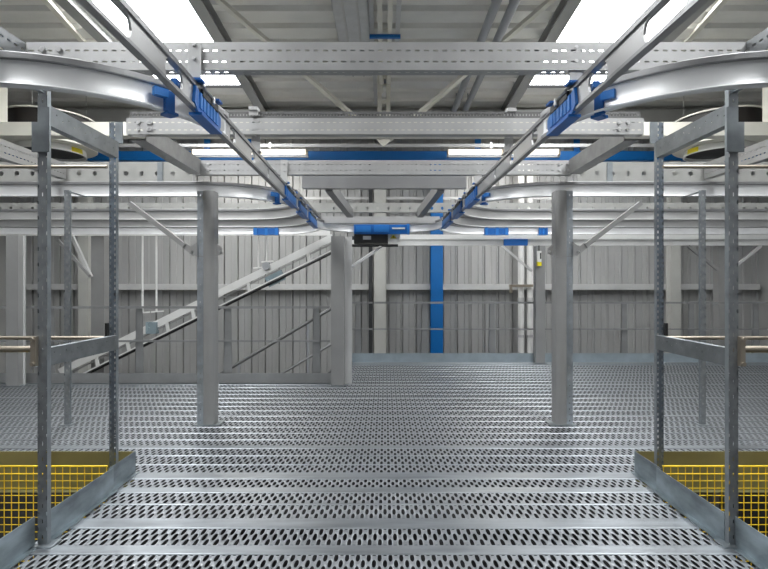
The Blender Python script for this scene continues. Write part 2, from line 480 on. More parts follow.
# long cream beam behind the track frames
mb = MB(); mb.sweep([(0.09, 0.03), (0.09, 0.24), (-0.09, 0.24), (-0.09, 0.03), (-0.11, 0.03), (-0.11, 0.0), (0.11, 0.0), (0.11, 0.03)], [(-9.05, 8.95, 4.0), (9.05, 8.95, 4.0)])
tag(mb.build('cross_beam', 'cream'), 'long cream building beam across the hall below the roof', 'beam')
# middle truss post
t = thing('truss_post', (0, 10.0, 4.2), 'cream twin-angle roof post hanging down in the middle of the hall', 'post')
for sx in (-1, 1):
    mb = MB(); mb.bar((sx * 0.085 - .02, 10.0, 4.3), (sx * 0.085 - .02, 10.0, roof_z(10) - .01), 0.08, 0.1, (0, 1, 0)); mb.build('angle_bar', 'cream', t)
mb = MB()
for z in (4.45, 4.95, 5.45): mb.box(-0.1, 0.06, 9.97, 10.03, z, z + 0.07)
mb.each('spacer_plate', 'cream', t)
mb = MB(); mb.prism([(-0.02, 4.10), (0.12, 4.24), (0.12, 4.42), (-0.16, 4.42), (-0.16, 4.24)], 'y', 9.93, 9.95); mb.build('gusset_plate', 'cream', t)

# twin-angle tie that runs away under the roof above the post
t = thing('roof_tie', (0, 8, 5.3), 'cream twin-angle tie running away under the middle of the roof', 'tie')
for x in (-.075, .075):
    mb = MB(); mb.bar((x, 3.0, 5.36), (x, 10.4, 5.36), .07, .09); mb.build('angle_bar', 'cream', t)
mb = MB()
for y in (4.2, 6.4, 8.0, 9.4, 10.2): mb.box(-.11, .11, y, y + .09, 5.41, 5.43)
mb.each('spacer_plate', 'cream', t)
mb = MB()
for y in (4.0, 7.0, 10.2): mb.box(-.02, .02, y, y + .04, 5.43, roof_z(y) + .02)
mb.each('hanger_rod', 'galv', t)
for x, lab in ((-.20, 'pale flat strip under the roof, left of the twin-angle tie'), (.20, 'pale flat strip under the roof, right of the twin-angle tie')):
    mb = MB(); mb.bar((x, 3.0, 5.44), (x, 11.4 if x < 0 else 9.0, 5.44), .07, .02)
    tag(mb.build('roof_strip', 'column_light'), lab, 'strip')
mb = MB(); mb.box(-.24, .24, 7.95, 8.0, 5.26, 5.31)
tag(mb.build('clamp_bar', 'blue_paint'), 'small dark blue clamp bar across the twin-angle tie', 'clamp')
# trunking under the roof, with pipes beside it
t = thing('cable_trunking', (-0.49, 5, 5.3), 'wide grey metal cable trunking hung under the middle of the roof', 'trunking')
mb = MB()
for off in (-0.245, 0.245): mb.box(-0.49 + off - .006, -0.49 + off + .006, 1.0, 9.5, 5.30, 5.42)
mb.box(-0.735, -0.245, 1.0, 9.5, 5.30, 5.306); mb.box(-0.735, -0.245, 9.494, 9.5, 5.30, 5.42)
mb.build('tray', 'duct', t)
mb = MB()
for off in (-0.10, 0.10): mb.box(-0.49 + off - .015, -0.49 + off + .015, 1.0, 9.5, 5.285, 5.30)
mb.each('rib', 'beam', t)
mb = MB()
for y in (3.0, 6.0, 9.2):
    for off in (-0.2, 0.2): mb.tube([(-0.49 + off, y, 5.42), (-0.49 + off, y, roof_z(y))], 0.008, 6)
mb.each('hanger_rod', 'bolt', t)
for x, lab in ((1.53, 'grey pipe under the roof, the nearer to the middle of the pair'), (1.78, 'grey pipe under the roof, the outer of the pair')):
    t = thing('roof_pipe', (x, 5, 5.2), lab, 'pipe', 'pipes under the roof')
    mb = MB(); mb.tube([(x, 1.0, 5.30), (x, 11.4, 5.30)], 0.065, 14); mb.build('pipe', 'pipe_grey', t)
    mb = MB()
    for y in (3.5, 7.3, 11.0): mb.box(x - .01, x + .01, y - .015, y + .015, 5.36, roof_z(y))
    mb.each('hanger_strap', 'galv', t)

# wall steel
for z0, z1, lab in ((1.31, 1.45, 'light grey wall girt behind the guardrails'), (-1.2, -1.08, 'light grey wall girt below deck level')):
    mb = MB(); mb.box(-9.0, 9.0, WALL_Y - 0.22, WALL_Y - 0.04, z0, z1 - .02); mb.box(-9, 9, WALL_Y - .22, WALL_Y - .20, z1 - .02, z1)
    tag(mb.build('wall_girt', 'column_light'), lab, 'girt')
mb = MB(); mb.sweep(iprof(0.16, 0.22), [(-9.0, WALL_Y - 0.32, 4.37), (9.0, WALL_Y - 0.32, 4.37)], mats=None)
mb.box(-9, 9, WALL_Y - .40, WALL_Y - .385, 4.38, 4.58)
tag(mb.build('wall_beam', 'blue_paint'), 'long bright blue beam high along the far wall', 'beam')
mb = MB(); mb.sweep(iprof(0.28, 0.2), [(1.22, WALL_Y - 0.48, -3.2), (1.22, WALL_Y - 0.48, 4.36)], up=(0, 1, 0)); mb.box(1.08, 1.36, WALL_Y - .50, WALL_Y - .485, -3.2, 4.36)
tag(mb.build('wall_column', 'blue_paint'), 'bright blue steel column against the far wall', 'column')
for x0, x1, m, lab in ((374, 385, 'pale', 'cream column against the far wall left of the blue column'), (671, 681, 'pale', 'cream column against the far wall behind the right guardrail'), (78, 88, 'pale', 'pale column against the far wall on the left')):
    a = (x0 - 385) * 12.1 / F; b = (x1 - 385) * 12.1 / F
    mb = MB(); mb.box(a, b, 12.1, 12.26, -3.2, 4.36); mb.box(a - .03, b + .03, 12.255, 12.27, -3.2, 4.36)
    tag(mb.build('wall_column', m), lab, 'column')
for k, (xx, zz) in enumerate(((207, 4.4), (250, 4.4), (478, 4.4), (577, 4.4), (690, 4.4))):
    a = (xx - 385) * 12.3 / F
    mb = MB(); mb.box(a - .07, a + .07, 12.3, 12.34, 4.60, 5.38)
    tag(mb.build('wall_post', 'blue_paint'), ['short blue post above the blue wall beam, far left', 'short blue post above the blue wall beam behind the left hanger', 'short blue post above the blue wall beam right of the roof post',
        'short blue post above the blue wall beam behind the right track', 'short blue post above the blue wall beam, far right'][k], 'post')
mb = MB(); mb.sweep([(.42, 0), (.42, .42), (-.42, .42), (-.42, .4), (-.40, .4), (-.40, .02), (-.42, .02), (-.42, 0)], [(-9.0, 12.02, 4.98), (9.0, 12.02, 4.98)])  # hollow box added out of sight to shade the upper far wall
tag(mb.build('wall_shade_box', 'rafter'), 'added grey box shading the top of the far wall, hidden behind the second cross beam', 'shade box')
mb = MB(); mb.box(-.385, -.30, 12.14, 12.26, -3.2, 4.36)  # plain strip added to stand in for a dark band beside the column
tag(mb.build('added_dark_strip', 'dark_gear'), 'added dark narrow strip immediately left of the middle cream wall column', 'riser')
# thin white cable conduits high on the wall
for z, lab in ((EYE + (286 - 145.5) * 11.6 / F, 'thin white conduit crossing in front of the far wall, just above the lamps'),):
    t = thing('conduit', (0, 11.6, z), lab, 'conduit')
    mb = MB(); mb.box(-9.0, 9.0, 11.58, 11.62, z - .035, z + .035); mb.build('channel', 'column_light', t)
    mb = MB()
    for x in (-5, -2.6, 2.4, 5): mb.box(x - .02, x + .02, 11.57, 11.63, z - .06, z + .06)
    mb.each('clip', 'bolt', t)
mb = MB(); z = EYE + (286 - 216.5 + 19) * 12.2 / F
mb.box(-2.2, 4.5, 12.28, 12.32, z - .03, z + .03); tag(mb.build('conduit', 'column_light'), 'thin grey rail on the far wall behind the middle column', 'conduit')
mb = MB(); z = EYE + (286 - 212) * 11.9 / F
# fluorescent battens
for x0, x1, lab in ((192, 308, 'lit fluorescent batten on the far wall, left'), (447, 560, 'lit fluorescent batten on the far wall, right')):
    d = 11.85
    a = (x0 - 385) * d / F; b = (x1 - 385) * d / F; z = EYE + (286 - 152) * d / F
    t = thing('wall_lamp', ((a + b) / 2, d, z - .1), lab, 'lamp', 'fluorescent lamps')
    mb = MB(); mb.box(a, b, d, d + 0.08, z - 0.11, z - 0.075); mb.build('housing', 'column_light', t)
    area('lamp_light', ((a + b) / 2, d - .12, z - .12), (math.radians(-12), 0, 0), b - a, .12, 45, (1.0, .95, .86))
    for q in range(2):
        c0 = a + (b - a) * q / 2 + .03; c1 = a + (b - a) * (q + 1) / 2 - .05
        mb = MB(); mb.tube([(c0, d - .01, z), (c1, d - .01, z)], 0.062, 12); mb.build('tube', 'tube', t)
        mb = MB(); mb.box(c1, c1 + .05, d - .06, d + .04, z - 0.075, z + 0.05); mb.box(c0 - .03, c0, d - .06, d + .04, z - 0.075, z + 0.05); mb.each('end_cap', 'brass', t)

# ================================================================ TRACK RAILS
RZ = 2.36            # underside of every rail
RX = 1.035
def arc(cx, cy, r, a0, a1, n=22): return [(cx + r * math.cos(a0 + (a1 - a0) * i / n), cy + r * math.sin(a0 + (a1 - a0) * i / n), 0) for i in range(n + 1)]
def rail_thing(path, label, side=-1, name='curved_track_rail', web='alu', group=None):
    path = [Vector((p[0], p[1], RZ)) for p in path]
    t = thing(name, path[0], label, 'rail', group, side)
    mb = MB(); mb.sweep([(0.022, 0), (0.028, .006), (0.022, .014), (-0.022, .014), (-.028, .006), (-0.022, 0)], path, smooth=False); mb.build('bottom_flange', web, t, side)
    mb = MB(); mb.sweep([(0.014, 0.014), (0.009, 0.04), (0.009, .095), (0.014, 0.122), (-0.014, 0.122), (-.009, .095), (-.009, .04), (-0.014, 0.014)], path, smooth=True); mb.build('web', web, t, side)
    mb = MB(); mb.sweep([(0.026, 0.122), (0.03, 0.128), (0.03, 0.155), (.026, .158), (-.026, .158), (-0.03, 0.154), (-0.03, 0.128), (-.026, .122)], path, smooth=False); mb.build('top_flange', 'alu_dark', t, side)
    return t
R_ = 0.90
for s, n in SIDES:
    YAW = 0.017
    # straight rail with slotted web
    t = thing('straight_track_rail', (-RX, 4.5, RZ), 'long straight double-flange track rail running away on the %s' % n, 'rail', None, s)
    p0, p1 = (-RX, 0.7, RZ), (-RX, 8.35, RZ)
    mb = MB(); mb.sweep([(.018, -.01), (.018, .006), (-.018, .006), (-.018, -.01)], [p0, p1]); mb.build('bottom_flange', 'alu_dark', t, s)
    mb = MB(); mb.sweep([(.018, .112), (.018, .138), (-.018, .138), (-.018, .112)], [p0, p1]); mb.build('top_flange', 'alu_dark', t, s)
    mb = MB(); y = 0.7
    opens = [(1.20, 1.50), (1.76, 2.06), (2.38, 2.60), (3.42, 3.56), (4.02, 4.14), (4.60, 4.68)]
    z0, z1, h = RZ + .006, RZ + .112, .1
    for a, b in opens + [(8.35, None)]:
        # plate up to the opening with rounded corners towards it
        r = .045
        y0 = y; y1 = a
        out = []
        st = y > 0.7; en = b is not None
        pts = [(y0, z0)] if not st else [(y0 - r * .9, z0), (y0 - r * .25, z0 + .02), (y0, (z0 + z1) / 2), (y0 - r * .25, z1 - .02), (y0 - r * .9, z1)]
        e = [(y1, z0), (y1, z1)] if not en else [(y1 + r * .9, z0), (y1 + r * .25, z0 + .02), (y1, (z0 + z1) / 2), (y1 + r * .25, z1 - .02), (y1 + r * .9, z1)]
        if not st: pts = pts + e + [(y0, z1)]
        else: pts = e + pts[::-1]
        mb.prism(pts, 'x', -RX - .006, -RX + .006)
        y = b if b else y
    mb.each('web_plate', 'web', t, s)
    YAW = 0.0
    # branches
    for yc, d, lab in ((2.45, 1, 'nearest curved track rail sweeping in from the %s edge'), (5.5, 1, 'bright curved track rail at the second frame on the %s, over the uprights'),
                       (7.45, -1, 'shaded grey curved track rail below the bright one on the %s'), (8.4, -1, 'curved track rail third from the top of the far bundle on the %s'),
                       (9.5, -1, 'lowest curved track rail of the far bundle on the %s')):
        cy = yc + d * R_
        a0, a1 = (-PI / 2, 0) if d > 0 else (PI / 2, 0)
        end = 0.97 if d > 0 else 0.93
        jx = (.054 - .017 * cy) * -s
        pts = arc(-RX + jx - R_, cy, R_, a0, a0 + (a1 - a0) * end)
        rail_thing([(-7.5 if yc > 3 else -5.0, yc, 0)] + pts, lab % n, s, web='alu_shaded' if yc in (7.45, 8.4) else 'alu')
# far turn of the loop
jx = .054 - .017 * 8.4
pts = [(-RX + jx, 8.36, 0)] + [(-RX + jx + 0.8 - 0.8 * math.cos(a), 8.40 + 0.8 * math.sin(a), 0) for a in [PI / 2 * i / 16 for i in range(17)]]
rt = [(-p[0] + 2 * jx, p[1], 0) for p in reversed(pts)]
rail_thing(pts + rt, 'far U-shaped turn of the track joining the two long straight rails', -1, 'turning_track_rail')
# wide cover channel above it
mb = MB(); d = 8.75; mb.sweep(cprof(0.1, 0.115), [(-1.12, d, EYE + 62.5 * d / F), (0.93, d, EYE + 62.5 * d / F)])
tag(mb.build('cover_channel', 'beam'), 'plain grey channel lying above the far turn of the track', 'channel')

# blue switches
def switch(y0, y1, label, s, tongue=None, detail=True):
    t = thing('track_switch', (-RX, (y0 + y1) / 2, RZ - .03), label, 'switch', None, s)
    X = -RX
    mb = MB()
    mb.prism([(y0, RZ + .015), (y0 + .05, RZ - .02), (y1 - .03, RZ - .02), (y1, RZ + .02), (y1, RZ + .07), (y1 - .04, RZ + .085), (y0 + .10, RZ + .085), (y0 + .02, RZ + .11)], 'x', X + .008, X + .024)
    hs = mb.build('housing', 'blue', t, s)
    mb = MB(); n = 6
    for i in range(n):
        a = y0 + .07 + (y1 - y0 - .12) * i / n
        mb.box(X + .024, X + .030, a, a + (y1 - y0 - .12) / n - .014, RZ + .005, RZ + .09)
    mb.each('rib', 'blue_light', hs, s)
    mb = MB(); mb.box(X - .03, X + .04, y0 + .06, y1 - .03, RZ - .035, RZ - .021); mb.build('foot', 'blue', t, s)
    mb = MB(); mb.box(X + .019, X + .034, y0 + .1, y1 - .08, RZ + .08, RZ + .122); ac = mb.build('actuator', 'black', t, s)
    mb = MB(); mb.tube([(X + .038, y0 + .1, RZ + .122), (X + .038, y0 + .28, RZ + .122)], .008, 8)
    mb.tube([(X + .038, y1 - .2, RZ + .09), (X + .038, y1 - .2, RZ + .13)], .014, 10); mb.each('pin', 'bolt', ac, s)
    mb = MB(); mb.box(X - .04, X + .05, y0 + .02, y0 + .09, RZ + .138, RZ + .15); mb.box(X - .04, X + .05, y1 - .12, y1 - .05, RZ + .138, RZ + .15); mb.each('clamp', 'blue', t, s)
YAW = 0.017
for s, n in SIDES:
    switch(2.72, 3.17, 'large blue track switch on the %s straight rail near the first curve' % n, s)
    switch(5.45, 6.15, 'blue track switch at the second curve of the %s rail, nearest of the far row' % n, s)
    switch(6.40, 7.10, 'blue track switch on the %s rail, middle one of the far row' % n, s)
    switch(7.35, 8.30, 'blue track switch at the far end of the %s straight rail' % n, s)
    for k, yc in enumerate((2.45, 5.5)):
        cx, cy = -RX - R_, yc + R_
        t = thing('switch_tongue', (-1.2, yc + .3, RZ), ('blue gripping bracket on the end of the nearest curved rail, %s', 'blue gripping bracket on the end of the bright curved rail, %s')[k] % n, 'bracket', None, s)
        def q(a, r): return (cx + r * math.cos(a), cy + r * math.sin(a))
        a0, a1 = -0.72, -0.64
        pts = [q(a0 + (a1 - a0) * i / 6, R_ + .016) for i in range(7)] + [q(a1 + (a0 - a1) * i / 6, R_ + .05) for i in range(7)]
        mb = MB(); mb.prism(pts, 'z', RZ + .055, RZ + .10); mb.build('arm', 'blue_light', t, s)
        pts = [q(-.65 + .06 * i / 6, R_ + .012) for i in range(7)] + [q(-.59 - .06 * i / 6, R_ + .035) for i in range(7)]
        mb = MB(); mb.prism(pts, 'z', RZ - .01, RZ + .10); mb.build('block', 'blue', t, s)
        pts = [q(-.64 + .07 * i / 6, R_ - .03) for i in range(7)] + [q(-.57 - .07 * i / 6, R_ + .04) for i in range(7)]
        mb = MB(); mb.prism(pts, 'z', RZ - .025, RZ - .01); mb.build('foot', 'blue', t, s)
    # small blue block on the outside of the straight rail near the first opening
    t = thing('rail_stop', (-1.08, 2.4, RZ), 'small blue stop block outside the %s straight rail beside its opening' % n, 'block', None, s)
    mb = MB(); mb.box(-1.10, -1.05, 2.58, 2.68, RZ + .05, RZ + .075); mb.build('block', 'blue', t, s)
    mb = MB(); mb.box(-1.09, -1.06, 2.60, 2.66, RZ + .075, RZ + .09); mb.build('cap', 'blue_light', t, s)
YAW = 0.0
# blue joint sleeves on the far rails
def sleeve(x0, x1, d, zc, label, hh=.13):
    a = (x0 - 385) * d / F; b = (x1 - 385) * d / F
    t = thing('joint_sleeve', ((a + b) / 2, d, zc), label, 'sleeve')
    mb = MB(); mb.box(a, b, d - .045, d - .032, zc + .0, zc + hh); mb.box(a, b, d - .045, d + .045, zc - .016, zc - .002); mb.build('shell', 'blue', t)
    mb = MB(); w = (b - a)
    for k in (0.02, .46, .86): mb.box(a + w * k, a + w * (k + .12), d - .06, d - .045, zc - .02, zc + hh + .015)
    mb.each('band', 'blue_light', t)
sleeve(254, 279, 9.5, RZ, 'blue sleeve on the lowest curved rail, left of the middle', .11)
sleeve(484, 508, 9.5, RZ, 'blue sleeve on the lowest curved rail, right of the middle', .11)
sleeve(538, 547, 9.5, RZ, 'short blue sleeve beside the right round column', .11)
t = thing('drive_station', (-.06, 9.2, RZ - .2), 'blue drive housing with black motor and warning sign on the far track turn', 'drive')
dd = 9.2 - .04
def bx(x0, x1, y0, y1, d0, d1): 
    a = P(x0, y0, d0); b = P(x1, y1, d0); return (a.x, b.x, d0, d1, b.z, a.z)
mb = MB(); mb.box(*bx(354, 409, 224.5, 234, 9.12, 9.165)); mb.build('housing', 'blue', t)
mb = MB(); mb.box(*bx(356, 371, 226, 232, 9.10, 9.12)); mb.box(*bx(374, 389, 225, 232, 9.10, 9.12)); mb.box(*bx(407, 409.5, 223.5, 234.5, 9.10, 9.12)); mb.each('panel', 'blue_light', t)
mb = MB(); mb.box(*bx(392, 405, 227.5, 229, 9.10, 9.12)); mb.build('slot_strip', 'white', t)
mb = MB(); mb.box(*bx(354, 388, 234, 243, 9.15, 9.45)); mo = mb.build('motor_box', 'black', t)
mb = MB(); mb.box(*bx(363, 371, 236, 239.5, 9.13, 9.15)); mb.build('display', 'pipe_grey', mo)
mb = MB(); mb.box(*bx(387.5, 400, 234, 243, 9.2, 9.215))
sg = mb.build('sign_plate', 'label_white', t)
mb = MB()
a = P(390, 238.5, 9.195); b = P(397, 238.5, 9.195); c = P(393.5, 234.8, 9.195)
mb.prism([(a.x, a.z), (b.x, b.z), (c.x, c.z)], 'y', 9.19, 9.2); mb.build('warning_triangle', 'yellow_label', sg)
a = P(393.1, 237.9, 9.18); b = P(393.9, 236.2, 9.18)
mb = MB(); mb.box(a.x, b.x, 9.183, 9.19, a.z, b.z); mb.build('warning_mark', 'black', sg)

# ================================================================ TRACK SUPPORT FRAMES
BZ0, BH = 2.575, 0.152
PERF = {0: 1, 4: 1, 5: 2, 7: 2}
def cross_beam(x0, x1, y, z, h, label, mats=('beam', 'beam_perf', 'beam_perf_low'), name='slotted_cross_beam', bolts=(), w=0.07):
    t = thing(name, ((x0 + x1) / 2, y, z), label, 'beam')
    mb = MB(); mb.sweep(cprof(w, h, .004), [(x0, y, z), (x1, y, z)], mats=PERF); mb.build('channel', list(mats), t)
    for bx_ in bolts:
        for zz in ((.3, .7) if len(bolts) > 2 else (.72,)):
            mb = MB(); mb.tube([(bx_, y - w / 2, z + h * zz), (bx_, y - w / 2 - .012, z + h * zz)], .016, 6); mb.each('bolt', 'bolt', t)
    return t
# nearest, second, third, fourth
cross_beam(-1.95, 2.02, 2.82, BZ0, BH, 'nearest slotted grey cross beam above the whole track, with two bolts at each end', bolts=(-1.86, -1.77))
for x in (1.85, 1.94):
    pass
cross_beam(-2.08, 2.08, 4.15, 2.62, .13, 'second slotted grey cross beam, behind the two large blue switches', bolts=(-1.98, -1.88, -1.9, 1.95, 1.88))
mb = MB(); mb.sweep(cprof(.05, .05), [(-2.05, 4.142, 2.752), (2.05, 4.142, 2.752)], mats=PERF)
tag(mb.build('cable_tray', ['tray_dark', 'tray_dark', 'tray_dark']), 'narrow dark cable tray on top of the second cross beam', 'tray')
cross_beam(-2.04, 2.0, 5.5, 2.59, BH, 'third slotted cross beam, directly under the blue wall beam, four bolts at each end', bolts=(-1.99, -1.89, 1.86, 1.95))
cross_beam(-1.0, 0.98, 6.2, 2.575, .17, 'short dull cross beam tucked below and behind the third one', mats=('alu_dark', 'alu_dark', 'alu_dark'), name='plain_cross_beam')
cross_beam(-7, 6.6, 8.1, 2.56, .15, 'far slotted cross beam seen between the curved rails', mats=('beam', 'beam_round', 'beam_perf_low'), name='far_cross_beam')
for s, n in SIDES:
    # outer beam with round holes
    t = thing('round_hole_beam', (-4.5, 5.4, 2.46), 'deep pale beam with a row of round holes, outside the %s track' % n, 'beam', None, s)
    mb = MB(); mb.sweep(cprof(.07, .235), [(-7.5, 5.62, 2.52), (-2.10, 5.62, 2.52)], mats={0: 1, 4: 1}); mb.build('channel', ['beam', 'beam_round'], t, s)
    mb = MB()
    for x in (-4.55, -2.45):
        mb.box(x - .03, x + .03, 5.575, 5.585, 2.525, 2.75)
    mb.each('stiffener', 'galv', t, s)
    # hangers
    for yb, xx, lab, z1, z0 in ((2.82, .0, 'flat hanger plate from the nearest cross beam to the %s rail', BZ0 + BH - .015, RZ + .138),
                                (4.15, 0, 'flat hanger plate from the second cross beam to the %s rail', 2.835, RZ + .138),
                                (5.5, 0, 'flat hanger plate from the third cross beam to the %s rail', 2.735, RZ + .138)):
        YAW = 0.017
        t = thing('hanger_plate', (-RX, yb - .04, z0), lab % n, 'bracket', None, s)
        if yb == 4.15: yb = 4.232; z1 = 2.78
        mb = MB(); mb.box(-RX - .036, -RX + .036, yb - .043, yb - .037, z0, z1 + .004)
        if yb > 4.2 and yb < 5: mb.box(-RX - .036, -RX + .036, 4.09, 4.19, 2.803, 2.83); mb.box(-RX - .036, -RX + .036, 4.105, 4.11, 2.765, 2.83)
        mb.box(-RX - .036, -RX + .036, yb - .043, yb + .03, z0, z0 + .006); mb.build('plate', 'column_light', t, s)
        mb = MB()
        for z in (BZ0 + .05, BZ0 + .125): mb.tube([(-RX, yb - .043, z), (-RX, yb - .055, z)], .011, 6)
        mb.each('bolt', 'bolt', t, s)
        YAW = 0.0
    # beams running away from the viewer
    def depth_beam(x, y0, y1, z, h, lab, name='side_beam', flip=True, mats=('beam', 'beam_perf', 'beam_perf_low'), w=.07):
        mb = MB(); mb.sweep(cprof(w, h, .004, flip=not flip), [(x, y0, z), (x, y1, z)], mats={0: 1, 4: 1, 5: 2, 7: 2})
        return tag(mb.build(name, list(mats), None, s), lab % n, 'beam')
    depth_beam(-2.0, 0.9, 2.80, BZ0, BH, 'slotted side beam in the top %s corner, running to the nearest cross beam', mats=('galv', 'strip_dark', 'galv'))
    depth_beam(-2.02, 4.2, 5.44, 2.59, .155, 'side beam sloping down in view from the second to the third cross beam, %s', mats=('side_zinc', 'side_zinc', 'side_zinc'), w=.12)
    depth_beam(-3.50, 3.6, 5.56, 2.56, .17, 'far side beam joining the round-holed beam at the %s', mats=('beam', 'beam_perf', 'beam_perf_low'))
    RSHIFT = .026
    depth_beam(-1.885, 2.795, 3.57, 2.292, .112, 'dark steel side beam near the tops of the %s front uprights', mats=('galv', 'tie_face', 'galv'), w=.05, name='frame_tie')
    depth_beam(-1.895, 2.795, 3.598, .955, .10, 'dark steel channel at handrail height between the %s front uprights', mats=('galv', 'tie_face', 'galv'), w=.04, name='frame_tie')
    RSHIFT = 0.0
    depth_beam(-1.10, 6.24, 8.68, 2.535, .045, 'thin dark side bar between the short cross beam and the cover channel, %s', mats=('alu_dark', 'alu_dark', 'alu_dark'), w=.04, name='side_bar')
    # slanting struts in the far middle
    mb = MB(); mb.bar(P(329, 186, 6.22), P(350, 213.5, 8.09), .09, .13)
    tag(mb.build('slanting_strut', 'alu_dark', None, s), 'dark slanting strut under the short cross beam, %s of the middle' % n, 'strut')
    # horizontal rods on the uprights
    for yy, xa, z, r, lab in ((3.50, -1.9, 2.215, .012, 'thin brass coloured rod high behind the %s front uprights'), (3.50, -1.92, 1.045, .013, 'brass coloured handrail tube fixed to the second %s upright'),
                              (2.80, -1.90, 1.055, .018, 'brass coloured handrail tube fixed to the front %s upright')):
        mb = MB(); mb.tube([(-5.0, yy, z), (xa, yy, z)], r, 10)
        tag(mb.build('handrail_tube', 'brass', None, s), lab % n, 'tube')
# bolts right end of nearest beam
for s, n in SIDES:
    # ---- uprights
    def up_prof(w, d, t=.003): return [(w / 2, 0), (w / 2, d), (w / 2 - t, d), (w / 2 - t, t), (-w / 2 + t, t), (-w / 2 + t, d), (-w / 2, d), (-w / 2, 0)]
    RSHIFT = .032
    t = thing('rack_upright', (-1.84, 2.76, 0), 'tall front galvanised upright on the %s, closest to the viewer' % n, 'upright', None, s)
    mb = MB(); mb.sweep(up_prof(.052, .032), [(-1.847, 2.76, 0.004), (-1.847, 2.76, 2.573)], up=(0, 1, 0), mats={3: 1, 7: 1}); mb.build('post', ['galv', 'upright_front'], t, s)
    mb = MB(); mb.box(-1.90, -1.78, 2.73, 2.82, 0.0, .006); mb.build('base_plate', 'galv', t, s)
    mb = MB(); mb.box(-1.895, -1.80, 2.745, 2.758, 2.12, 2.28); mb.build('joint_plate', 'galv', t, s)
    mb = MB(); mb.box(-1.86, -1.835, 2.48, 2.76, 2.44, 2.446); mb.box(-1.86, -1.80, 2.745, 2.757, 2.28, 2.36); mb.build('rail_bracket', 'galv', t, s)
    mb = MB(); mb.box(-1.895, -1.868, 2.735, 2.76, .97, 1.13); mb.tube([(-1.88, 2.735, 1.115), (-1.88, 2.72, 1.115)], .01, 8); mb.tube([(-1.88, 2.735, .985), (-1.88, 2.72, .985)], .01, 8)
    mb.build('handrail_clip', 'brass', t, s)
    RSHIFT = .02
    t = thing('rack_upright', (-1.915, 3.60, 0), 'dark densely perforated upright on the %s, behind the front one' % n, 'upright', None, s)
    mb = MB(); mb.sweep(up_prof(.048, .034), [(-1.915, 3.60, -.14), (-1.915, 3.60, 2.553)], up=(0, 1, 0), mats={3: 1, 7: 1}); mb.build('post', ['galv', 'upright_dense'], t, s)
    mb = MB(); mb.box(-1.96, -1.88, 3.57, 3.66, -.146, -.14); mb.build('base_plate', 'galv', t, s)
    mb = MB(); mb.box(-1.89, -1.84, 3.585, 3.598, 2.40, 2.55); mb.build('joint_plate', 'galv', t, s)
    mb = MB(); mb.box(-1.957, -1.94, 3.575, 3.60, .99, 1.14); mb.build('handrail_clip', 'black', t, s)
    RSHIFT = 0.0
    t = thing('rack_upright', (-3.2, 5.15, 0), 'slim galvanised upright standing alone on the deck further back on the %s' % n, 'upright', None, s)
    mb = MB(); mb.sweep(up_prof(.055, .03), [(-3.2, 5.15, 0.004), (-3.2, 5.15, 2.365)], up=(0, 1, 0), mats={3: 1, 7: 1}); mb.build('post', ['galv', 'upright_front'], t, s)
    mb = MB(); mb.box(-3.25, -3.15, 5.12, 5.22, 0, .006); mb.build('base_plate', 'galv', t, s)
    mb = MB(); mb.box(-3.215, -3.185, 5.18, 5.48, 2.352, 2.359); mb.build('rail_bracket', 'galv', t, s)

    # ---- round-fronted deck columns with a perforated strip
    t = thing('deck_column', (-1.78, 5.2, 0), 'thick grey column with a perforated edge strip, standing on the deck at the %s of the middle' % n, 'column', None, s)
    mb = MB(); w = .056
    prof = [(w, -.06), (w, .06), (w - .02, .08), (-w + .02, .08), (-w, .06), (-w, -.06)] + [(-w + .012 + 0 * i, -.07) for i in range(1)] + [(-w + .03, -.082), (0, -.088), (w - .03, -.082), (w - .012, -.07)]
    mb.sweep(prof, [(-1.775, 5.22, 0.008), (-1.775, 5.22, 2.36)], up=(0, 1, 0), smooth=True); mb.build('post', 'column', t, s)
    mb = MB(); mb.sweep(up_prof(.062, .05), [(-1.866, 5.17, 0.008), (-1.866, 5.17, 2.36)], up=(0, 1, 0), mats={3: 1, 7: 1}); mb.build('edge_strip', ['galv', 'strip_perf'], t, s)
    mb = MB(); mb.box(-1.91, -1.66, 5.12, 5.33, 0.0, .008); mb.build('base_plate', 'galv', t, s)
    mb = MB(); mb.box(-1.90, -1.685, 5.122, 5.125, 1.695, 1.70)
    mb.prism([(-1.69, 1.70), (-1.635, 1.72), (-1.635, 1.78), (-1.69, 1.83)], 'y', 5.14, 5.15); mb.prism([(-1.888, 1.70), (-1.96, 1.72), (-1.97, 1.78), (-1.888, 1.84)], 'y', 5.14, 5.15)
    mb.each('brace_lug', 'column', t, s)
    mb = MB(); mb.tube([(-1.94, 5.14, 1.745), (-1.94, 5.125, 1.745)], .012, 6); mb.tube([(-1.65, 5.14, 1.745), (-1.65, 5.125, 1.745)], .012, 6); mb.each('bolt', 'bolt', t, s)
    # knee brace
    t = thing('knee_brace', (-1.95, 5.16, 1.72), 'flat-ended tubular knee brace rising outwards from the %s grey column' % n, 'brace', None, s)
    a = Vector((-1.94, 5.165, 1.745)); b = P(128, 202, 5.2); d = (b - a).normalized()
    mb = MB(); mb.bar(a + d * .1, b - d * .02, .045, .045); mb.build('tube', 'column', t, s)
    mb = MB(); mb.bar(a - d * .03, a + d * .12, .06, .012, (0, 1, 0)) ; mb.build('flattened_end', 'column', t, s)

